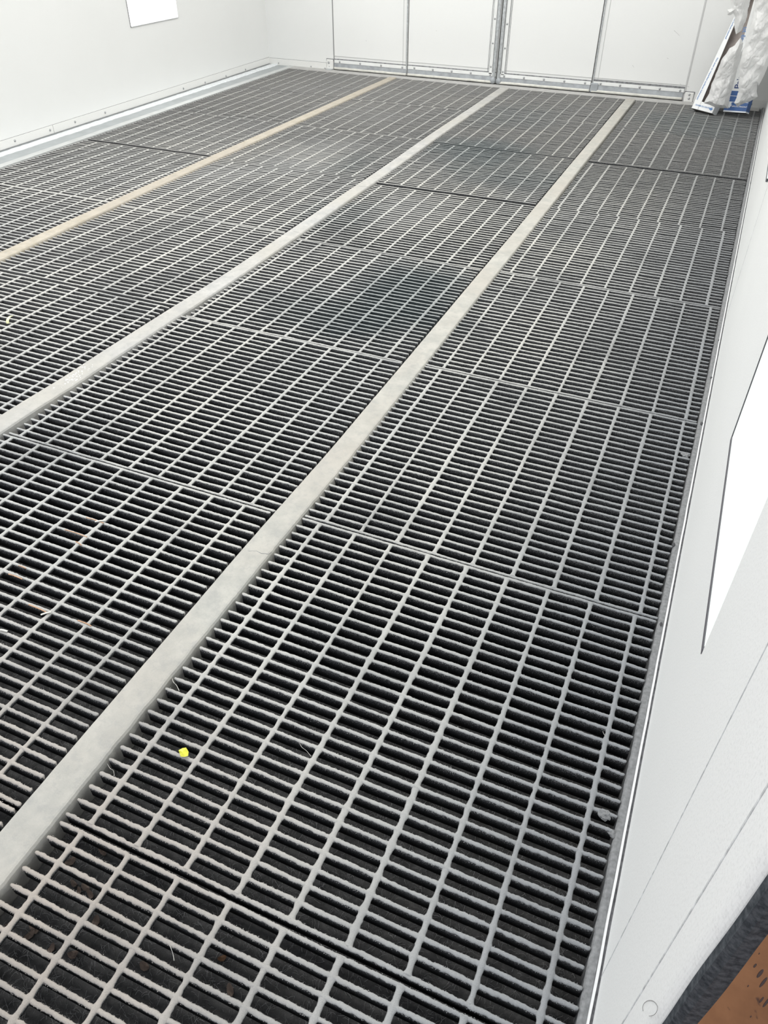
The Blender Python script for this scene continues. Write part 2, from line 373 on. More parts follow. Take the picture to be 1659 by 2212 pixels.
# ---- four door leaves in the back wall
doorx = [(-3.522, -2.8125), (-2.8055, -2.0045), (-1.9935, -1.2015), (-1.1935, -.472)]
zb = [(.000, .050, .078, .108), (.001, .052, .080, .110), (.001, .050, .078, .106), (.001, .055, .082, .108)]
for i, (x0, x1) in enumerate(doorx):
    d = empty('door_%d' % (i + 1), (0, 0, 0)); d['kind'] = 'structure'
    z0, z1, z2, z3 = zb[i]
    mb = MB(); mb.box(x0, x1, YW + .0, YW + .04, z0, 2.44); mb.build('leaf', M_DOOR, d, bevel=.002)
    mb = MB(); rings = []
    for k in range(60):                                     # rubber sweep
        x = x0 + .004 + (x1 - x0 - .008) * k / 59; q = .002 * noise.noise(Vector((x * 8, i, 0)))
        rings.append([(x, YW, z1), (x, YW - .010 + q, z1), (x, YW - .016 + q, z0 + .022), (x, YW, z0 + .02)])
    mb.rings(rings); mb.build('door_sweep', M_RUBB, d)
    mb = MB(); rings = []
    for k in range(60):                                     # pale rolled lower lip
        x = x0 + .004 + (x1 - x0 - .008) * k / 59; q = .0015 * noise.noise(Vector((x * 11, i, 4)))
        rings.append([(x, YW - .012 + math.cos(a) * .011, z0 + .013 + q + math.sin(a) * .011) for a in [2 * math.pi * j / 8 for j in range(8)]])
    mb.rings(rings); mb.build('sweep_lip', M_ROLL, d, True)
    mb = MB(); mb.box(x0 + .002, x1 - .002, YW - .008, YW, z1 + .002, z2); mb.build('bottom_channel', M_CHAN, d, bevel=.0015)
    mb = MB(); mb.box(x0, x1, YW - .005, YW, z2, z2 + (.008 if i != 3 else .014)); mb.box(x0, x1, YW - .0095, YW, z1 - .001, z1 + .002)
    mb.build('channel_seam', M_SEAM, d)
    mb = MB(); mb.box(x0, x1, YW - .003, YW, z3 - .003, z3); mb.build('upper_seam', plain('faint_seam', (.5, .5, .5), .6), d)
    nb = 5 if i else 4
    for k in range(nb):
        x = x0 + (x1 - x0) * (.08 + .86 * k / (nb - 1)) if i != 3 else x0 + .07 + .158 * k * .98
        mb = MB(); mb.dome((x, YW - .008, (z1 + z2) / 2), (0, -1, 0), .0085, .006); mb.build('bolt', M_BOLT, d, True)
    mb = MB(); mb.box(x0, x1, YW - .018, YW + .03, -.0008, z0 + .0018); mb.build('gap_strip', M_BLACK, d)
    # vertical edge channels
    if i in (1, 2):
        xe = x1 if i == 1 else x0; s = -1 if i == 1 else 1
        mb = MB(); mb.box(min(xe + s * .004, xe + s * .028), max(xe + s * .004, xe + s * .028), YW - .018, YW, .02, 2.42); mb.build('seal_strip', M_STEEL, d, bevel=.003)
        mb = MB(); mb.box(min(xe + s * .034, xe + s * .062), max(xe + s * .034, xe + s * .062), YW - .008, YW, .07, 2.42); mb.build('side_channel', M_CHAN, d, bevel=.0015)
        mb = MB(); 
        for e in (.031, .064, .074): mb.box(min(xe + s * e, xe + s * (e + .0025)), max(xe + s * e, xe + s * (e + .0025)), YW - .003, YW, .06, 2.42)
        mb.build('channel_seam', M_SEAM, d)
        for k in range(12):
            z = .095 + k * .17 + (.03 if i == 1 else 0)
            mb = MB(); mb.dome((xe + s * .048, YW - .008, z), (0, -1, 0), .0075, .005); mb.build('bolt', M_BOLT, d, True)
        mb = MB(); mb.dome((xe + s * .02, YW - .012, .025), (0, -1, 0), .026, .016); mb.build('lower_guide', M_RUBB, d, True)
    else:
        xe = x1 if i == 0 else x0; s = -1 if i == 0 else 1
        mb = MB(); mb.box(min(xe + s * .0, xe + s * .010), max(xe + s * .0, xe + s * .010), YW - .010, YW, .02, 2.42); mb.build('seal_strip', M_STEEL, d, bevel=.002)
        mb = MB(); mb.box(min(xe + s * .040, xe + s * .0425), max(xe + s * .040, xe + s * .0425), YW - .0025, YW, .09, 2.42); mb.build('side_seam', plain('faint_seam2', (.52, .53, .52), .6), d)
        if i == 0:
            mb = MB(); mb.box(x0 - .006, x0 + .002, YW - .002, YW + .01, .0, 2.44); mb.build('hinge_seam', plain('hinge_seam_grey', (.25, .25, .25), .6), d)
        else:
            mb = MB(); mb.box(x1, x1 + .0095, YW - .003, YW + .01, .0, 2.44); mb.build('hinge_seam', plain('hinge_seam_pale', (.60, .60, .60), .6), d)
            mb = MB(); mb.box(x0 - .006, x0 + .055, YW - .022, YW, .004, .072); mb.build('lower_guide', M_RUBB, d, bevel=.008)
# dark backing behind the door gaps
mb = MB(); mb.box(-3.53, -.46, YW + .045, YW + .06, -.02, 2.45); struct('trim_10', mb, M_BLACK)
# scuffs on the doors
M_SCUFF = plain('grey_scuff', (.30, .29, .28), .7)
for (u, v, du, dv) in ((1456, 66, 12, 11), (1469, 181, 3, 3), (1462, 189, 3, 1), (790, 88, 2, 1), (942, 66, 2, 1), (1485, 187, 4, 1), (1366, 141, 4, 5), (1441, 126, 3, 1)):
    d = ray(u, v); p = d * ((YW - .0006) / d.y); d2 = ray(u + du, v + dv); p2 = d2 * ((YW - .0006) / d2.y)
    mb = MB(); a = Vector((p.x, YW - .0008, p.z + CAM_H)); b = Vector((p2.x, YW - .0008, p2.z + CAM_H)); up = Vector((0, 0, .0015))
    mb.add([a, b - up * .3, b + up * .4, a + up], [(0, 1, 2, 3)]); mb.add([a + Vector((0, .0008, 0)), b + Vector((0, .0008, 0))], [])
    mb.build('scuff_mark', M_SCUFF, wb)

# ================================================================== side wall lamps
def lens_mat(name, e, c=(.93, 1.0, .955)):
    t = NT(name); t.set((.8, .85, .82), .12); t.b.inputs['Emission Color'].default_value = (*c, 1); t.b.inputs['Emission Strength'].default_value = e; return t.m
M_LENS = lens_mat('lit_lens', 4.0, (1, 1, .985)); M_LENSR = lens_mat('lit_lens_right', .66, (.88, 1.0, .92))
M_GLASS = NT('lamp_glass'); M_GLASS.b.inputs['Transmission Weight'].default_value = 1.0; M_GLASS = M_GLASS.set((.86, .95, .90), .03)
M_GASK = plain('grey_gasket', (.115, .11, .125), .6)
def wall_lamp(side, ya, yb, z0, z1, label):
    off = 0 if (side > 0 and ya < 1) else .006
    x = XR if side > 0 else XL; s = 1 if side > 0 else -1          # s points into the wall
    r = empty('wall_lamp', (x, (ya + yb) / 2, z0)); tag(r, label, 'lamp', 'upright side wall lamps')
    def bx(mbx, a, b, y0, y1, zz0, zz1):
        lo, hi = sorted((s * (a - off), s * (b - off))); mbx.box(lo, hi, y0 - (ya + yb) / 2, y1 - (ya + yb) / 2, zz0 - z0, zz1 - z0)
    mb = MB(); bx(mb, .0005, .004, ya + .006, yb - .006, z0 + .006, z1 - .006)
    mb.build('lens', M_LENSR if side > 0 else M_LENS, r)
    mb = MB()
    g = .0105 if side > 0 else .0022
    p = -.0012
    bx(mb, p, .01, ya, yb, z0, z0 + g); bx(mb, p, .01, ya, yb, z1 - g, z1)
    if side < 0: bx(mb, p, .01, ya, ya + .002, z0, z1)
    bx(mb, p, .01, yb - .002, yb, z0, z1)
    mb.build('gasket', M_GASK if side > 0 else plain('pale_gasket', (.55, .55, .56), .5), r)
    mb = MB(); bx(mb, .004, .07, ya, yb, z0, z1); mb.build('housing', M_STEEL, r)
    return r
wall_lamp(1, .81, 1.39, .465, 2.1, 'lit upright lamp glass with dark gasket set low in the right wall close by')
wall_lamp(1, 3.12, 3.72, .49, 2.1, 'lit upright lamp far along the right wall, only its lower corner at the photo edge')
wall_lamp(-1, 5.16, 5.735, .497, 2.1, 'bright white upright lamp in the left wall near the back corner')
wall_lamp(-1, 2.4, 3.0, .497, 2.1, 'added unseen upright lamp in the left wall nearer than the bright one')  # added out of view to brighten the right wall
wall_lamp(-1, .7, 1.3, .497, 2.1, 'added unseen upright lamp in the left wall nearest the booth entrance')  # second added lamp out of view, lights the right wall's near part

# ================================================================== floor beams
def interp(tab, y):
    if y <= tab[0][0]: 
        (y0, x0), (y1, x1) = tab[0], tab[1]; return x0
    for (y0, x0), (y1, x1) in zip(tab[:-1], tab[1:]):
        if y <= y1:
            t = (y - y0) / (y1 - y0); t = t * t * (3 - 2 * t); return x0 + (x1 - x0) * t
    return tab[-1][1]
BL = [[(2.4, -2.927), (3.06, -2.937), (4.4, -2.943), (6.2, -2.934), (6.9, -2.929)],
      [(1.38, -1.897), (1.7, -1.886), (2.68, -1.869), (4.0, -1.882), (5.5, -1.905), (6.94, -1.915)],
      [(.35, -.878), (1.1, -.877), (1.69, -.869), (2.0, -.870), (3.33, -.874), (5.28, -.882), (6.9, -.887)]]
BW = [.072, .074, .074]
beam_names = ['tan dusty floor beam, leftmost of the three, running to the back doors', 'pale grey dusty floor beam, middle of the three, with white paint specks',
              'cream grey dusty floor beam, rightmost of the three and nearest in front']
for bi in range(3):
    r = empty('floor_beam', (BL[bi][2][1] + .036, 3.5, 0)); tag(r, beam_names[bi], 'beam', 'floor beams between the gratings')
    ox, oy = r.location.x, r.location.y
    mb = MB(); rings = []; N = 620
    for k in range(N):
        y = Y0 + (YW - .13 - Y0) * (k / (N - 1)) ** 1.35
        xl = interp(BL[bi], y); w2 = BW[bi]
        e = .0016 * noise.noise(Vector((y * 22, bi, 1))) + .0013 * noise.noise(Vector((y * 80, bi, 5)))
        e2 = .0006 * noise.noise(Vector((y * 30, bi, 3)))
        xr = xl + w2 + e; zt = .0045 + .0006 * noise.noise(Vector((y * 4, bi, 9)))
        pr = [(xl, -.13), (xl, zt - .004), (xl + .0012 + e2, zt - .001), (xl + .004 + e2, zt), (xl + w2 * .5, zt + .0004), (xr - .007, zt), (xr - .003, zt - .0012), (xr + .0002, zt - .006), (xr + .002 + e, zt - .02), (xr + .002, -.13)]
        rings.append([(a - ox, y - oy, z) for a, z in pr])
    mb.rings(rings); mb.build('tube', M_BEAM[bi], r, False)
    # hairline cracks in the paint crust
    cr = {0: [], 1: [((775, 402), (800, 404)), ((634, 500), (648, 502))], 2: [((537, 1190), (554, 1190), (566, 1195), (578, 1197), (589, 1193))]}[bi]
    for pts in cr:
        mb = MB(); P = [on_floor(*q, z=.0052) for q in pts]; fine = []
        for a, b in zip(P[:-1], P[1:]):
            for j in range(6):
                q = a.lerp(b, j / 6); q.y += .002 * noise.noise(Vector((q.x * 160, q.y * 160, 0))); fine.append(q)
        rings = [[(q.x - ox, q.y - oy - .0007, q.z - .0003), (q.x - ox, q.y - oy + .0007, q.z - .0003), (q.x - ox, q.y - oy, q.z + .0002)] for q in fine]
        mb.rings(rings); mb.build('paint_crack', M_SEAM, r)
    if bi == 1:
        mb = MB()
        for k in range(70):
            u = random.gauss(160, 16); v = 812 - (u - 160) * .62 + random.gauss(2, 7)
            p = on_floor(u, v, .005); xl = interp(BL[1], p.y)
            if xl + .006 < p.x < xl + .066: mb.dome((p.x - ox, p.y - oy, .0046), (0, 0, 1), random.uniform(.0008, .0030), .0008, 7)
        s = mb.build('paint_specks', plain('white_specks', (.9, .9, .88), .5), r); s['kind'] = 'stuff'; s['label'] = 'white paint specks'

# ================================================================== gratings
def bar_mesh(seed, L=.93, n=380):
    rnd = random.Random(seed); mb = MB(); rings = []; S = seed * 13.7
    for k in range(n + 1):
        u = k / n; x = -L / 2 + L * u
        end = min(u, 1 - u) * L; tp = .62 if end < .001 else (.92 if end < .004 else 1)
        nA = noise.noise(Vector((x * 22, S, 0))); nB = noise.noise(Vector((x * 95, S, 3))); nC = noise.noise(Vector((x * 95, S, 8)))
        nD = noise.noise(Vector((x * 290, S, 11))); nE = noise.noise(Vector((x * 290, S, 17)))
        yy = .0014 * noise.noise(Vector((x * 7, S, 21))); zz = .0017 * noise.noise(Vector((x * 9, S, 31))) + .0007 * nA + .0004 * nD
        w1 = (.00395 + .0007 * nA + .0011 * nB + .0012 * nD) * tp; w2 = (.00395 + .0007 * nA + .0011 * nC + .0012 * nE) * tp
        pr = [(-.0022, -.032), (-.0024, -.012 + .003 * nC), (-w1 * .93, -.0050 + .0015 * nE), (-w1, -.0024), (-w1 * .62, -.0003), (0, .0003 + .0003 * nD), (w2 * .62, -.0003), (w2, -.0024), (w2 * .93, -.0050 + .0015 * nD), (.0024, -.012 + .003 * nB), (.0022, -.032)]
        rings.append([(x, y + yy, z + zz * (1 if z > -.02 else 0)) for y, z in pr])
    mb.rings([list(reversed(r)) for r in rings])
    # crumbs of paint dust clinging under the edges
    dens = noise.noise(Vector((seed * 3.3, 0, 0)))
    for k in range(760):
        x = rnd.uniform(-L / 2 + .003, L / 2 - .003)
        if noise.noise(Vector((x * 18, S, 50))) + rnd.uniform(-.5, .5) < -.05: continue
        s = rnd.choice((-1, 1)); z = -.0015 - abs(rnd.gauss(0, .0045)); r = rnd.uniform(.0004, .0012)
        y = s * (.0044 if z > -.006 else .0031 - min(.0008, (-z - .006) * .12)) + .0014 * noise.noise(Vector((x * 7, S, 21)))
        c = Vector((x, y, z)); vs = [c + Vector(d) * r * rnd.uniform(.7, 1.3) for d in ((1, 0, 0), (-1, 0, 0), (0, 1, 0), (0, -1, 0), (0, 0, 1), (0, 0, -1))]
        mb.add(vs, [(0, 2, 4), (2, 1, 4), (1, 3, 4), (3, 0, 4), (2, 0, 5), (1, 2, 5), (3, 1, 5), (0, 3, 5)])
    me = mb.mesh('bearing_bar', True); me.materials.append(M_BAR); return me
def rod_mesh(seed, L=.905, pitch=.03017, n=360):
    mb = MB(); rings = []; S = seed * 9.1
    for k in range(n + 1):
        y = L * k / n; ph = (y / pitch) % 1.0; dd = min(ph, 1 - ph) * pitch
        fl = math.exp(-(dd / .0050) ** 2)
        nA = noise.noise(Vector((y * 20, S, 0))); nB = noise.noise(Vector((y * 110, S, 3))); nC = noise.noise(Vector((y * 110, S, 8))); nD = noise.noise(Vector((y * 300, S, 12)))
        w1 = .0050 + .0010 * nA + .0010 * nB + .0008 * nD + .0030 * fl; w2 = .0050 + .0010 * nA + .0009 * nC - .0006 * nD + .0030 * fl
        xx = .0007 * noise.noise(Vector((y * 8, S, 21))); zz = .0006 * nA - .0003 + .0006 * fl
        pr = [(-.0030, -.0115), (-w1 * .9, -.0055), (-w1, -.0026), (-w1 * .68, -.0002), (0, .0010), (w2 * .68, -.0002), (w2, -.0026), (w2 * .9, -.0055), (.0030, -.0115)]
        rings.append([(x + xx, y, z + zz) for x, z in pr])
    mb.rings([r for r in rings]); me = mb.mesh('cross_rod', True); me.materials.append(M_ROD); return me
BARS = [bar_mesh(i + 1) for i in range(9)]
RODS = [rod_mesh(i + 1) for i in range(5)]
# lanes: (name, x of the bar ends, [(y0, y1, x of first rod)])
LANES = [
 ('against the right wall', lambda y: (-.797, .115), [(-.49, .409, -.748), (.421, 1.324, -.745), (1.338, 2.226, -.736), (2.243, 3.138, -.733), (3.158, 4.082, -.752), (4.096, 5.010, -.765), (5.052, 5.976, -.742), (6.0, 6.915, -.742)]),
 ('between the middle and rightmost beams', lambda y: (interp(BL[1], y) + .074 + .008, interp(BL[2], y) - .008), [(-.49, .388, -1.77), (.406, 1.309, -1.778), (1.325, 2.212, -1.765), (2.228, 3.128, -1.760), (3.152, 4.074, -1.759), (4.112, 5.030, -1.765), (5.068, 5.985, -1.744), (6.001, 6.915, -1.752)]),
 ('between the leftmost and middle beams', lambda y: (interp(BL[0], y) + .072 + .008, interp(BL[1], y) - .008), [(.44, 1.345, -2.76), (1.362, 2.262, -2.750), (2.288, 3.178, -2.752), (3.195, 4.112, -2.752), (4.140, 5.070, -2.795), (5.092, 5.992, -2.765), (6.015, 6.915, -2.798)]),
 ('against the left ledge', lambda y: (-3.915, interp(BL[0], y) - .008), [(1.33, 2.242, -3.80), (2.26, 3.197, -3.80), (3.215, 4.142, -3.800), (4.186, 5.08, -3.81), (5.1, 6.02, -3.80), (6.048, 6.915, -3.82)]),
]
ordn = ['first', 'second', 'third', 'fourth', 'fifth', 'sixth', 'seventh', 'eighth']
rnd = random.Random(3)
for li, (lname, ext, panels) in enumerate(LANES):
    for q in range(len(panels) - 1):          # close up the tight joints
        g = panels[q + 1][0] - panels[q][1]
        if g < .024 and not (li == 0 and q == 0):
            e = (g - .008) / 2; a_, b_ = panels[q], panels[q + 1]
            panels[q] = (a_[0], a_[1] + e, a_[2]); panels[q + 1] = (b_[0] - e, b_[1], b_[2])
    for pi, (y0, y1, xr0) in enumerate(panels):
        k = len(panels) - 1 - pi
        xa, xb = ext((y0 + y1) / 2); L = xb - xa
        zo = {(1, 4): -.004, (0, 5): -.003}.get((li, pi), rnd.uniform(-.001, .001))
        r = empty('floor_grating', ((xa + xb) / 2, y0, zo))
        if li == 0 and pi == 0: lab = 'steel grating against the right wall, the nearest one, cut by the bottom photo edge'
        elif k == 0: lab = 'steel grating %s, ending at the foot of the back wall' % lname
        else: lab = 'steel grating %s, %s panel from the back wall' % (lname, ordn[k])
        if (li, pi) == (1, 3): lab = 'steel grating %s, darkened by black overspray' % lname
        tag(r, lab, 'floor grating', 'steel floor gratings of the spray booth')
        nb = 31; pit = (y1 - y0 - .005) / (nb - 1)
        for j in range(nb):
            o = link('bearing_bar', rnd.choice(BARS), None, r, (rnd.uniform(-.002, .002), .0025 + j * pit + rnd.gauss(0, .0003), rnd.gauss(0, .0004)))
            o.scale = (L / .93, 1, 1)
            if rnd.random() < .5: o.rotation_euler.z = math.pi
        for j in range(9):
            o = link('cross_rod', rnd.choice(RODS), None, r, (xr0 + .1016 * j - (xa + xb) / 2, .0025, 0))
            o.scale = (rnd.choice((1, -1)) * rnd.uniform(.9, 1.15), pit * 30 / .905, 1)

# ================================================================== filter fleece under each lane
spans = [(-.80, .12, 'against the right wall'), (-1.83, -.87, 'between the middle and rightmost beams'), (-2.87, -1.88, 'between the leftmost and middle beams'), (-3.94, -2.93, 'along the left ledge')]
frnd = random.Random(11)
for i, (xa, xb, nm) in enumerate(spans):
    ys = Y0 if i < 2 else (.4 if i == 2 else 1.3)
    nx = int((xb - xa) / .02); ny = int((6.95 - ys) / .025); vs = []; fs = []
    for b in range(ny + 1):
        for a in range(nx + 1):
            x = xa + (xb - xa) * a / nx; y = ys + (6.95 - ys) * b / ny
            vs.append((x, y, -.050 + .004 * noise.noise(Vector((x * 9, y * 9, 0))) + .0025 * noise.noise(Vector((x * 40, y * 40, 5)))))
    for b in range(ny):
        for a in range(nx):
            q = b * (nx + 1) + a; fs.append((q, q + 1, q + nx + 2, q + nx + 1))
    mb = MB(); mb.add(vs, fs)
    base = len(mb.v); mb.box(xa, xb, ys, 6.95, -.075, -.060)
    o = mb.build('filter_mat', M_FLEECE, None, False); tag(o, 'dark grey fibrous filter mat lying under the gratings %s' % nm, 'filter mat', 'filter mats under the gratings')
    nf = (42000, 24000, 1500, 0)[i]
    if nf:
        mb = MB()
        for k in range(nf):
            y = ys + (2.9 - ys) * frnd.random() ** 1.9 if i < 2 else frnd.uniform(.9, 2.6)
            x = frnd.uniform(xa + .01, xb - .01); an = frnd.uniform(0, 6.28); ln = frnd.uniform(.005, .015); lift = frnd.uniform(.002, .009)
            rings = []; d = Vector((math.cos(an), math.sin(an), 0)); sd = Vector((-d.y, d.x, 0)) * .00021; bend = frnd.uniform(-.004, .004)
            for q in range(4):
                u = q / 3; c = Vector((x, y, -.0495)) + d * ln * u + Vector((-d.y, d.x, 0)) * bend * u * u * 2 + Vector((0, 0, lift * math.sin(u * 2.4)))
                rings.append([c - sd, c + sd, c + Vector((0, 0, .00026))])
            mb.rings(rings, caps=False)
        f = mb.build('loose_fiber', M_FIBER, o); f['kind'] = 'stuff'; f['label'] = 'fine grey loose fibers'

# ================================================================== litter
def curl(name, pts, rad, mat, label, cat, group=None, flat=1.0):
    P = [Vector(p) for p in pts]; fine = []
    for i in range(len(P) - 1):
        p0 = P[max(0, i - 1)]; p1 = P[i]; p2 = P[i + 1]; p3 = P[min(len(P) - 1, i + 2)]
        for j in range(6):
            t = j / 6; fine.append(.5 * ((2 * p1) + (p2 - p0) * t + (2 * p0 - 5 * p1 + 4 * p2 - p3) * t * t + (3 * p1 - p0 - 3 * p2 + p3) * t ** 3))
    fine.append(P[-1]); c0 = sum(fine, Vector()) / len(fine); mb = MB(); rings = []
    for i, p in enumerate(fine):
        tn = (fine[min(i + 1, len(fine) - 1)] - fine[max(i - 1, 0)]).normalized(); s = tn.cross(Vector((0, 0, 1))); s = s.normalized() if s.length > 1e-4 else Vector((1, 0, 0)); u = s.cross(tn)
        rings.append([p - c0 + s * rad * math.cos(a) + u * rad * flat * math.sin(a) for a in (0, 1.257, 2.513, 3.77, 5.027)])
    mb.rings(rings); o = mb.build(name, mat, None, True, loc=c0); return tag(o, label, cat, group)
# yellow scrap perched on a bar
p = on_floor(396, 1628, .004); mb = MB()
outl = [(-.010, .004), (-.004, .010), (.004, .0105), (.010, .004), (.011, -.004), (.006, -.009), (-.003, -.008), (-.006, -.002)]
vs = [(x, y * .9 + 0, .003 + .003 * math.sin(x * 300) + .35 * abs(y)) for x, y in outl] + [(0, 0, .010)] + [(x * .96, y * .86, .0015 + .003 * math.sin(x * 300) + .35 * abs(y)) for x, y in outl] + [(0, 0, .0075)]
fs = [(i, (i + 1) % 8, 8) for i in range(8)] + [(9 + (i + 1) % 8, 9 + i, 17) for i in range(8)] + [(i, 9 + i, 9 + (i + 1) % 8, (i + 1) % 8) for i in range(8)]
mb.add(vs, fs); o = mb.build('yellow_scrap', plain('yellow_plastic', (.93, .88, .08), .35, var=.2, scale=120), loc=p); o.rotation_euler = (.25, .1, .3)
tag(o, 'small bright yellow plastic scrap lying on a grating bar near the front', 'scrap')
a = on_floor(17, 699, .006); b = on_floor(16, 692, .016); c = on_floor(20, 685, .020); d = on_floor(26, 682, .017)
curl('tape_curl', [a, b, c, d], .006, plain('pale_yellow_tape', (.86, .86, .50), .5), 'pale yellow curl of tape on the gratings at the left photo edge', 'tape', flat=.12)
# rusty slivers
M_RUST = plain('rusty_wood', (.55, .33, .20), .8, var=.3, scale=90)
for (u, v, u2, v2) in ((186, 1118, 224, 1130), (140, 1144, 188, 1160), (164, 1170, 176, 1178), (40, 1222, 56, 1228), (18, 1240, 48, 1251), (62, 1306, 105, 1325), (168, 1340, 197, 1352)):
    a = on_floor(u, v, .0015); b = on_floor(u2, v2, .0015)
    curl('rust_streak', [a, a.lerp(b, .5) + Vector((0, .0005, .001)), b], .0014, M_RUST, 'thin rusty orange sliver along a grating bar left of the rightmost beam', 'sliver', 'rusty orange slivers on the left gratings', .6)
M_PSL = plain('pale_sliver', (.66, .65, .60), .7)
for (u, v, u2, v2, lb) in ((205, 1127, 228, 1124, 'short pale wood sliver resting across a bar above the rusty slivers'), (88, 1328, 110, 1322, 'pale wood sliver lying across the bars at the left, below the rusty slivers'), (0, 1360, 16, 1364, 'pale flat sliver on the bars cut by the left photo edge')):
    a = on_floor(u, v, .004); b = on_floor(u2, v2, .003); curl('wood_sliver', [a, a.lerp(b, .5) + Vector((0, 0, .001)), b], .0028, M_PSL, lb, 'sliver', None, .35)
# hairs and strings
H = [([(372, 1466), (375, 1474), (381, 1480), (387, 1492)], 'pale yellowish short string hanging off a bar end beside the rightmost beam', .0007),
     ([(232, 1650), (238, 1660), (245, 1665), (247, 1676)], 'thin curly hair between bar ends near the bottom of the rightmost beam', .0004),
     ([(647, 1605), (652, 1614), (662, 1622), (672, 1634)], 'pale loose thread crossing a grating opening right of the yellow scrap', .0004),
     ([(366, 2040), (370, 2050), (374, 2062), (376, 2075)], 'pale curved hair lying in a grating opening near the bottom', .0005),
     ([(1302, 1580), (1306, 1588), (1312, 1592)], 'short grey hair on a bar end near the right wall', .0004)]
for pts, lb, rd in H:
    curl('loose_hair', [on_floor(u, v, .001 if i % 2 else -.004) for i, (u, v) in enumerate(pts)], rd, M_FIBERL, lb, 'hair')
pts = []
for k in range(12):
    an = math.radians(200 - k * 27); u = 1404 + 16 * math.cos(an); v = 2178 - 17 * math.sin(an)
    d = ray(u, v); q = d * ((XR - .0006) / d.x) + Vector((0, 0, CAM_H)); pts.append(q)
curl('curly_hair', pts, .00022, plain('dark_hair', (.16, .15, .15), .6), 'dark curly hair loop stuck to the near end of the right wall', 'hair')
# leaf scraps on the fleece
M_LEAF = plain('dry_leaf', (.20, .15, .12), .8, var=.3, scale=80); M_LEAFB = plain('dry_leaf_brown', (.24, .13, .07), .8, var=.3, scale=80)
LF = [(153, 1861), (222, 1841), (160, 1910), (170, 1926), (185, 1918), (195, 1932), (76, 2012), (70, 2004), (64, 2020), (155, 2066), (160, 2060), (110, 2050), (480, 2070), (497, 2140), (250, 1596), (312, 2088), (206, 1992), (20, 1995)]
for i, (u, v) in enumerate(LF):
    p = on_floor(u, v, -.044); n = 9; a0 = random.uniform(0, 3.1); s = random.uniform(.006, .011); mb = MB(); e = random.uniform(.35, .7)
    top = [(math.cos(6.283 * k / n) * s, math.sin(6.283 * k / n) * s * e, .002 + .003 * math.cos(6.283 * k / n * 2)) for k in range(n)]
    vs = top + [(0, 0, .0005)] + [(x, y, z - .0006) for x, y, z in top] + [(0, 0, -.0003)]
    fs = [(k, (k + 1) % n, n) for k in range(n)] + [(n + 1 + (k + 1) % n, n + 1 + k, 2 * n + 1) for k in range(n)] + [(k, n + 1 + k, n + 1 + (k + 1) % n, (k + 1) % n) for k in range(n)]
    mb.add(vs, fs); o = mb.build('leaf_scrap', M_LEAFB if i == 12 else M_LEAF, loc=p); o.rotation_euler = (random.uniform(-.2, .2), random.uniform(-.2, .2), a0)
    if i == 12: tag(o, 'reddish brown leaf scrap on the filter mat right of the other leaf scraps', 'leaf')
    else: tag(o, 'small dry leaf scrap lying on the dark filter mat beneath the front gratings', 'leaf', 'leaf scraps under the front gratings')
# clods of paint crust on the gratings by the right wall
for (u, v, s, lb) in ((1306, 1760, .010, 'knobbly grey clod of crust between bar ends by the right wall'), (1322, 1800, .007, 'smaller grey clod on a bar end by the right wall, below the knobbly one'), (1480, 984, .012, 'dark grey crumpled lump between bar ends by the right wall, far up')):
    p = on_floor(u, v, -.003); bm = bmesh.new(); bmesh.ops.create_icosphere(bm, subdivisions=3, radius=s)
    for q in bm.verts: q.co *= 1 + .7 * noise.noise(q.co * 160 + Vector((u, 0, 0))); q.co.z *= .55
    me = bpy.data.meshes.new('crust_lump'); bm.to_mesh(me); bm.free(); o = link('crust_lump', me, M_DUSTL, None, p); tag(o, lb, 'lump')
# tiny litter along the right angle
M_CHIP = plain('dark_chip', (.06, .06, .065), .8)
for i, (u, v) in enumerate(((1553, 735), (1537, 816), (1516, 915), (1428, 1348), (1455, 1176), (1607, 497), (1621, 395))):
    p = on_floor(u, v, .003); bm = bmesh.new(); bmesh.ops.create_icosphere(bm, subdivisions=1, radius=.0035 + .0008 * (i % 3)); 
    for q in bm.verts: q.co.y *= 2.0; q.co.z *= .6
    me = bpy.data.meshes.new('dark_chip'); bm.to_mesh(me); bm.free(); o = link('dark_chip', me, M_CHIP, None, p)
    tag(o, 'tiny dark chip of grit on the angle at the foot of the right wall', 'grit', 'dark grit chips along the right wall')

# ================================================================== cartons and plastic film in the back right corner
M_CARD = plain('white_card', (.82, .83, .83), .5, var=.03, scale=15); M_CARDIN = plain('inner_card', (.36, .32, .30), .8, var=.15, scale=20)
M_BLUE = plain('blue_print', (.045, .12, .33), .45, var=.1, scale=40); M_BLUEL = plain('blue_arrow', (.10, .24, .52), .45); M_WPRINT = plain('white_print', (.82, .85, .88), .5)
M_CEND = plain('dark_carton_end', (.20, .19, .18), .8, var=.3, scale=40)
def frame(P0, a, w_):
    a = Vector(a).normalized(); w_ = Vector(w_); w_ = (w_ - a * w_.dot(a)).normalized(); n = w_.cross(a)
    M = Matrix.Identity(4)
    for i in range(3): M[i][0] = w_[i]; M[i][1] = a[i]; M[i][2] = n[i]; M[i][3] = P0[i]
    return M          # local x = width, y = up the box, z = out of the front face
def text(s, size, x, y, rot, mat, parent, M=None, z=.0012, name='printed_text'):
    cu = bpy.data.curves.new(name, 'FONT'); cu.body = s; cu.size = size; cu.extrude = .0002; cu.align_x = 'LEFT'; cu.align_y = 'CENTER'; cu.offset = size * .012
    tmp = bpy.data.objects.new(name, cu); col.objects.link(tmp); dg = bpy.context.evaluated_depsgraph_get(); me = bpy.data.meshes.new_from_object(tmp.evaluated_get(dg)); bpy.data.objects.remove(tmp)
    me.materials.clear(); o = link(name, me, mat, parent); o.location = (x, y, z); o.rotation_euler = (0, 0, rot); return o
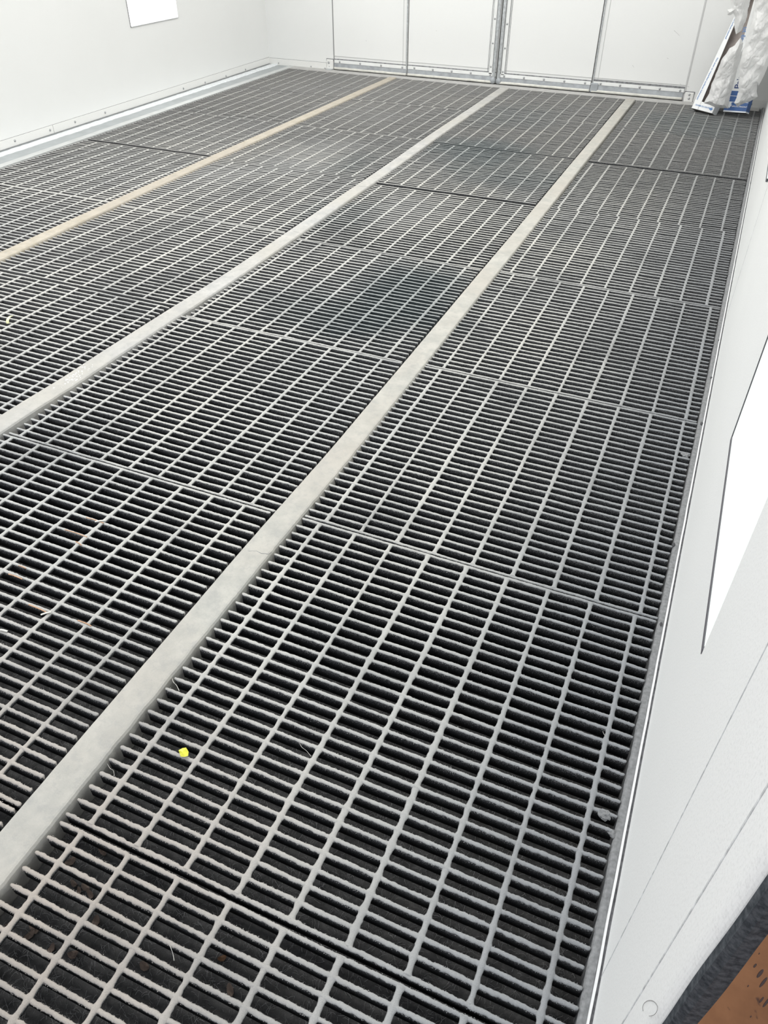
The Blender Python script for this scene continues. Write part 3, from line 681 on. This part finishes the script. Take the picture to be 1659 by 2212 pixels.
def project_local(M, u, v, z=0.0):
    Mi = M.inverted(); o = Mi @ Vector((0, 0, CAM_H)); d = Mi.to_3x3() @ ray(u, v); t = (z - o.z) / d.z; return o + d * t
P0 = on_floor(1493.5, 233, .027)
MA = frame(P0, (.212, .33, .92), (.888, -.457, -.06))
c1 = empty('film_carton'); c1.matrix_world = MA; tag(c1, 'narrow white carton with small blue print, leaning left of the blue-ended carton', 'carton')
W1, D1, LN = .175, .075, .76
mb = MB()
mb.add([(0, 0, 0), (.056, 0, 0), (.056, .05, 0), (.030, .56, 0), (.024, LN, 0), (0, LN, 0), (0, 0, -.002), (.056, 0, -.002), (.056, .05, -.002), (.030, .56, -.002), (.024, LN, -.002), (0, LN, -.002)], [(0, 1, 2, 3, 4, 5), (11, 10, 9, 8, 7, 6)] + [(i, 6 + i, 6 + (i + 1) % 6, (i + 1) % 6) for i in range(6)]); mb.box(.052, W1, 0, .055, -.002, 0); mb.box(0, W1, 0, LN, -D1, -D1 + .002); mb.box(0, .002, 0, LN, -D1, 0)
mb.box(W1 - .002, W1, 0, LN, -D1, -.0); mb.box(0, W1, LN - .003, LN, -D1, 0); mb.build('body', M_CARD, c1)
mb = MB(); mb.box(.003, W1 - .003, .004, LN - .005, -D1 + .0025, -D1 + .004); mb.box(.003, .0045, .004, LN, -D1 + .004, -.003); mb.build('inside_lining', M_CARDIN, c1)
mb = MB(); mb.box(.001, W1 - .001, -.002, .001, -D1, -.003); mb.build('end_flap', M_CEND, c1)
text('Not even on imperfect surfaces behandelt!', .0165, .022, .345, -math.pi / 2 - .03, M_BLUEL, c1)
text('and your colours are in surfaces matched!', .0155, .014, .73, -math.pi / 2, M_BLUEL, c1)
text('OUVRIR DU CENTRE', .0135, .020, .026, 0, M_BLUEL, c1)
mb = MB(); mb.add([(.140, .030, .001), (.152, .030, .001), (.152, .038, .001), (.166, .024, .001), (.152, .010, .001), (.152, .018, .001), (.140, .018, .001), (.140, .030, .0), (.152, .030, .0), (.152, .038, .0), (.166, .024, .0), (.152, .010, .0), (.152, .018, .0), (.140, .018, .0)], [(0, 6, 5, 4, 3, 2, 1)] + [(i, (i + 1) % 7, 7 + (i + 1) % 7, 7 + i) for i in range(7)]); mb.build('printed_arrow', M_BLUEL, c1)

P0 = on_floor(1562, 240.5, .027)
MBx = frame(P0, (.0088, .27, .962), (.938, -.342, .068))
c2 = empty('film_carton'); c2.matrix_world = MBx; tag(c2, 'narrow carton with a blue lower end and blue lettering, leaning under crumpled film', 'carton')
W2, D2 = .165, .068
mb = MB(); mb.box(0, W2, .135, LN, -D2, 0); mb.build('body', M_CARD, c2)
mb = MB(); mb.box(0, W2, .008, .135, -D2, -.0); mb.build('blue_end', M_BLUE, c2)
mb = MB(); mb.box(0, W2, -.001, .008, -.0015, .0002); mb.box(0, .0015, -.001, .008, -D2, 0); mb.box(W2 - .0015, W2, -.001, .008, -D2, 0); mb.box(-.0003, W2, .062, .065, -.002, .0006); mb.box(-.0003, W2, .101, .104, -.002, .0006); mb.build('white_stripes', M_WPRINT, c2)
mb = MB(); mb.box(.004, W2 - .004, -.002, .004, -D2 + .004, -.004); mb.build('end_flap', M_CEND, c2)
text('APPUYER PENDANT', .0125, .052, .036, 0, M_WPRINT, c2)
mb = MB(); mb.add([(.020, .066, .001), (.046, .066, .001), (.044, .046, .001), (.052, .046, .001), (.036, .022, .001), (.018, .046, .001), (.026, .046, .001)] + [(.020, .066, .0), (.046, .066, .0), (.044, .046, .0), (.052, .046, .0), (.036, .022, .0), (.018, .046, .0), (.026, .046, .0)], [(0, 6, 5, 4, 3, 2, 1)] + [(i, (i + 1) % 7, 7 + (i + 1) % 7, 7 + i) for i in range(7)]); mb.build('printed_arrow', M_WPRINT, c2)
M_NAVY = plain('navy_lettering', (.03, .06, .20), .5)
text('Paint', .056, .056, .148, math.pi / 2, M_NAVY, c2)
q1 = project_local(MBx, 1611, 58); text('ut \u00eatre', .042, q1.x, q1.y, -math.pi / 2, M_BLUEL, c2)
# torn flap
def pjw(u, v, Y): 
    d = ray(u, v); return d * (Y / d.y) + Vector((0, 0, CAM_H))
A = [pjw(1651, 116, 6.62), pjw(1659, 100, 6.64), pjw(1668, 40, 6.68), pjw(1680, 60, 6.66), pjw(1676, 120, 6.62)]
mb = MB(); Mi = MBx.inverted(); vs = [Mi @ q for q in A]; n_ = len(vs)
mb.add(vs + [q + Vector((.0, 0, -.003)) for q in vs], [tuple(range(n_)), tuple(reversed(range(n_, 2 * n_)))] + [(i, n_ + i, n_ + (i + 1) % n_, (i + 1) % n_) for i in range(n_)]); mb.build('torn_flap', M_CARD, c2)

def film_mat(name, c):
    t = NT(name); P = t.pos(); a = t.ramp(t.noise(16, P, 4, .6), .3, .7); cc = t.mix(a, c, [x * .9 for x in c]); t.set(cc, .3, 0, .5)
    t.b.inputs['Transmission Weight'].default_value = 0.0; t.b.inputs['Subsurface Weight'].default_value = .0
    tr = t.add('ShaderNodeBsdfTranslucent'); t.L(cc, tr.inputs[0]); mx = t.add('ShaderNodeMixShader'); mx.inputs[0].default_value = .42
    tp = t.add('ShaderNodeBsdfTransparent'); m2 = t.add('ShaderNodeMixShader'); m2.inputs[0].default_value = .12
    out = t.n['Material Output']; t.L(t.b.outputs[0], mx.inputs[1]); t.L(tr.outputs[0], mx.inputs[2]); t.L(mx.outputs[0], m2.inputs[1]); t.L(tp.outputs[0], m2.inputs[2]); t.L(m2.outputs[0], out.inputs[0])
    return t.m
M_FILM = film_mat('crumpled_film', (.97, .97, .965))
def film(name, poly_px, Y, label, seed, amp=.05, bulge=.05, res=95):
    """crumpled sheet whose outline hangs in an upright plane at distance Y, folded into facets"""
    P = [pjw(u, v, Y) for u, v in poly_px]; X = [p.x for p in P]; Z = [p.z for p in P]
    r = random.Random(seed); x0, x1, z0, z1 = min(X), max(X), min(Z), max(Z); bm = bmesh.new()
    ctr = ((x0 + x1) / 2, (z0 + z1) / 2)
    folds = [(r.uniform(-1, 1), r.uniform(-.7, .7), r.uniform(-.5, .5), r.uniform(5, 20)) for _ in range(8)]
    def inside(x, z):
        c = False; n = len(X); j = n - 1
        for i in range(n):
            if (Z[i] > z) != (Z[j] > z) and x < (X[j] - X[i]) * (z - Z[i]) / (Z[j] - Z[i]) + X[i]: c = not c
            j = i
        return c
    nx = res; nz = int(res * (z1 - z0) / (x1 - x0)); grid = {}
    def edge_d(x, z):
        best = 9
        for i in range(len(X)):
            j = (i + 1) % len(X); ax, az, bx_, bz = X[i], Z[i], X[j], Z[j]; L2 = (bx_ - ax) ** 2 + (bz - az) ** 2
            t = max(0, min(1, ((x - ax) * (bx_ - ax) + (z - az) * (bz - az)) / L2)); best = min(best, math.hypot(x - ax - t * (bx_ - ax), z - az - t * (bz - az)))
        return best
    for b in range(nz + 1):
        for a in range(nx + 1):
            x = x0 + (x1 - x0) * a / nx; z = z0 + (z1 - z0) * b / nz
            xw = x + .004 * noise.noise(Vector((x * 30, z * 30, seed))); zw = z + .004 * noise.noise(Vector((x * 30, z * 30, seed + 5)))
            if inside(xw, zw): grid[(a, b)] = (x, z)
    vv = {}
    for k, (x, z) in grid.items():
        h = 0
        xx = x + .012 * noise.noise(Vector((x * 12, z * 12, seed))); zz = z + .012 * noise.noise(Vector((x * 12, z * 12, seed + 9)))
        for fx, fz, ph, fr in folds:
            t = (fx * (xx - ctr[0]) + fz * (zz - ctr[1])) * fr + ph; h += abs(t - math.floor(t + .5)) * 2 / fr * 6
        h = h / len(folds) * amp * 2.2; vd = noise.voronoi(Vector((x * 17, z * 12, seed)))[0]; ve = noise.voronoi(Vector((x * 38 + vd[0], z * 28, seed + 3)))[0]
        h += .016 * (vd[1] - vd[0]) + .006 * (ve[1] - ve[0]) - .008 * vd[0]
        h += .0025 * (1 - abs(noise.noise(Vector((x * 26, z * 14, seed)))) * 3); h = h * (.25 + .75 * min(1, edge_d(x, z) / .03))
        e = min(1, edge_d(x, z) / .07)
        vv[k] = bm.verts.new((x, Y - h - bulge * math.sqrt(e), z))
    for (a, b) in grid:
        q = [(a, b), (a + 1, b), (a + 1, b + 1), (a, b + 1)]
        if all(t in vv for t in q): bm.faces.new([vv[t] for t in q])
    me = bpy.data.meshes.new(name); bm.to_mesh(me); bm.free()
    o = link(name, me, M_FILM); so = o.modifiers.new('thick', 'SOLIDIFY'); so.thickness = .0012
    c0 = Vector((ctr[0], Y, z0)); me.transform(Matrix.Translation(-c0)); o.location = c0
    return tag(o, label, 'plastic film', 'crumpled plastic film')
film('plastic_film', [(1520, 222), (1532, 200), (1537, 182), (1545, 162), (1560, 126), (1576, 103), (1587, 97), (1600, 80), (1606, 92), (1602, 112), (1598, 132), (1592, 150), (1588, 170), (1583, 188), (1580, 201), (1576, 216), (1573, 234), (1568, 233), (1545, 232), (1534, 226)],
     6.56, 'crumpled white plastic film spilling from the opening of the white carton', 4, bulge=.03)
film('plastic_film', [(1571, 20), (1580, 18), (1577, -20), (1581, -60), (1640, -60), (1622, 0), (1611, 45), (1602, 66), (1590, 75), (1586, 60), (1588, 36), (1584, 28), (1577, 33), (1571, 32)],
     6.60, 'white plastic film tuft at the top of the white carton, sticking out leftwards', 9, bulge=.03)
film('plastic_film', [(1625, -60), (1700, -60), (1700, 40), (1668, 122), (1652, 160), (1639, 185), (1636, 181), (1636, 196), (1637, 208), (1625, 216), (1600, 226), (1594, 230), (1586, 222), (1591, 209), (1595, 198), (1595, 180), (1597, 165), (1597, 150), (1599, 132), (1603, 112), (1611, 86), (1619, 64), (1625, 35), (1630, 5)],
     6.46, 'large crumpled translucent plastic film hanging over the blue-ended carton', 15, amp=.06, bulge=.045, res=120)
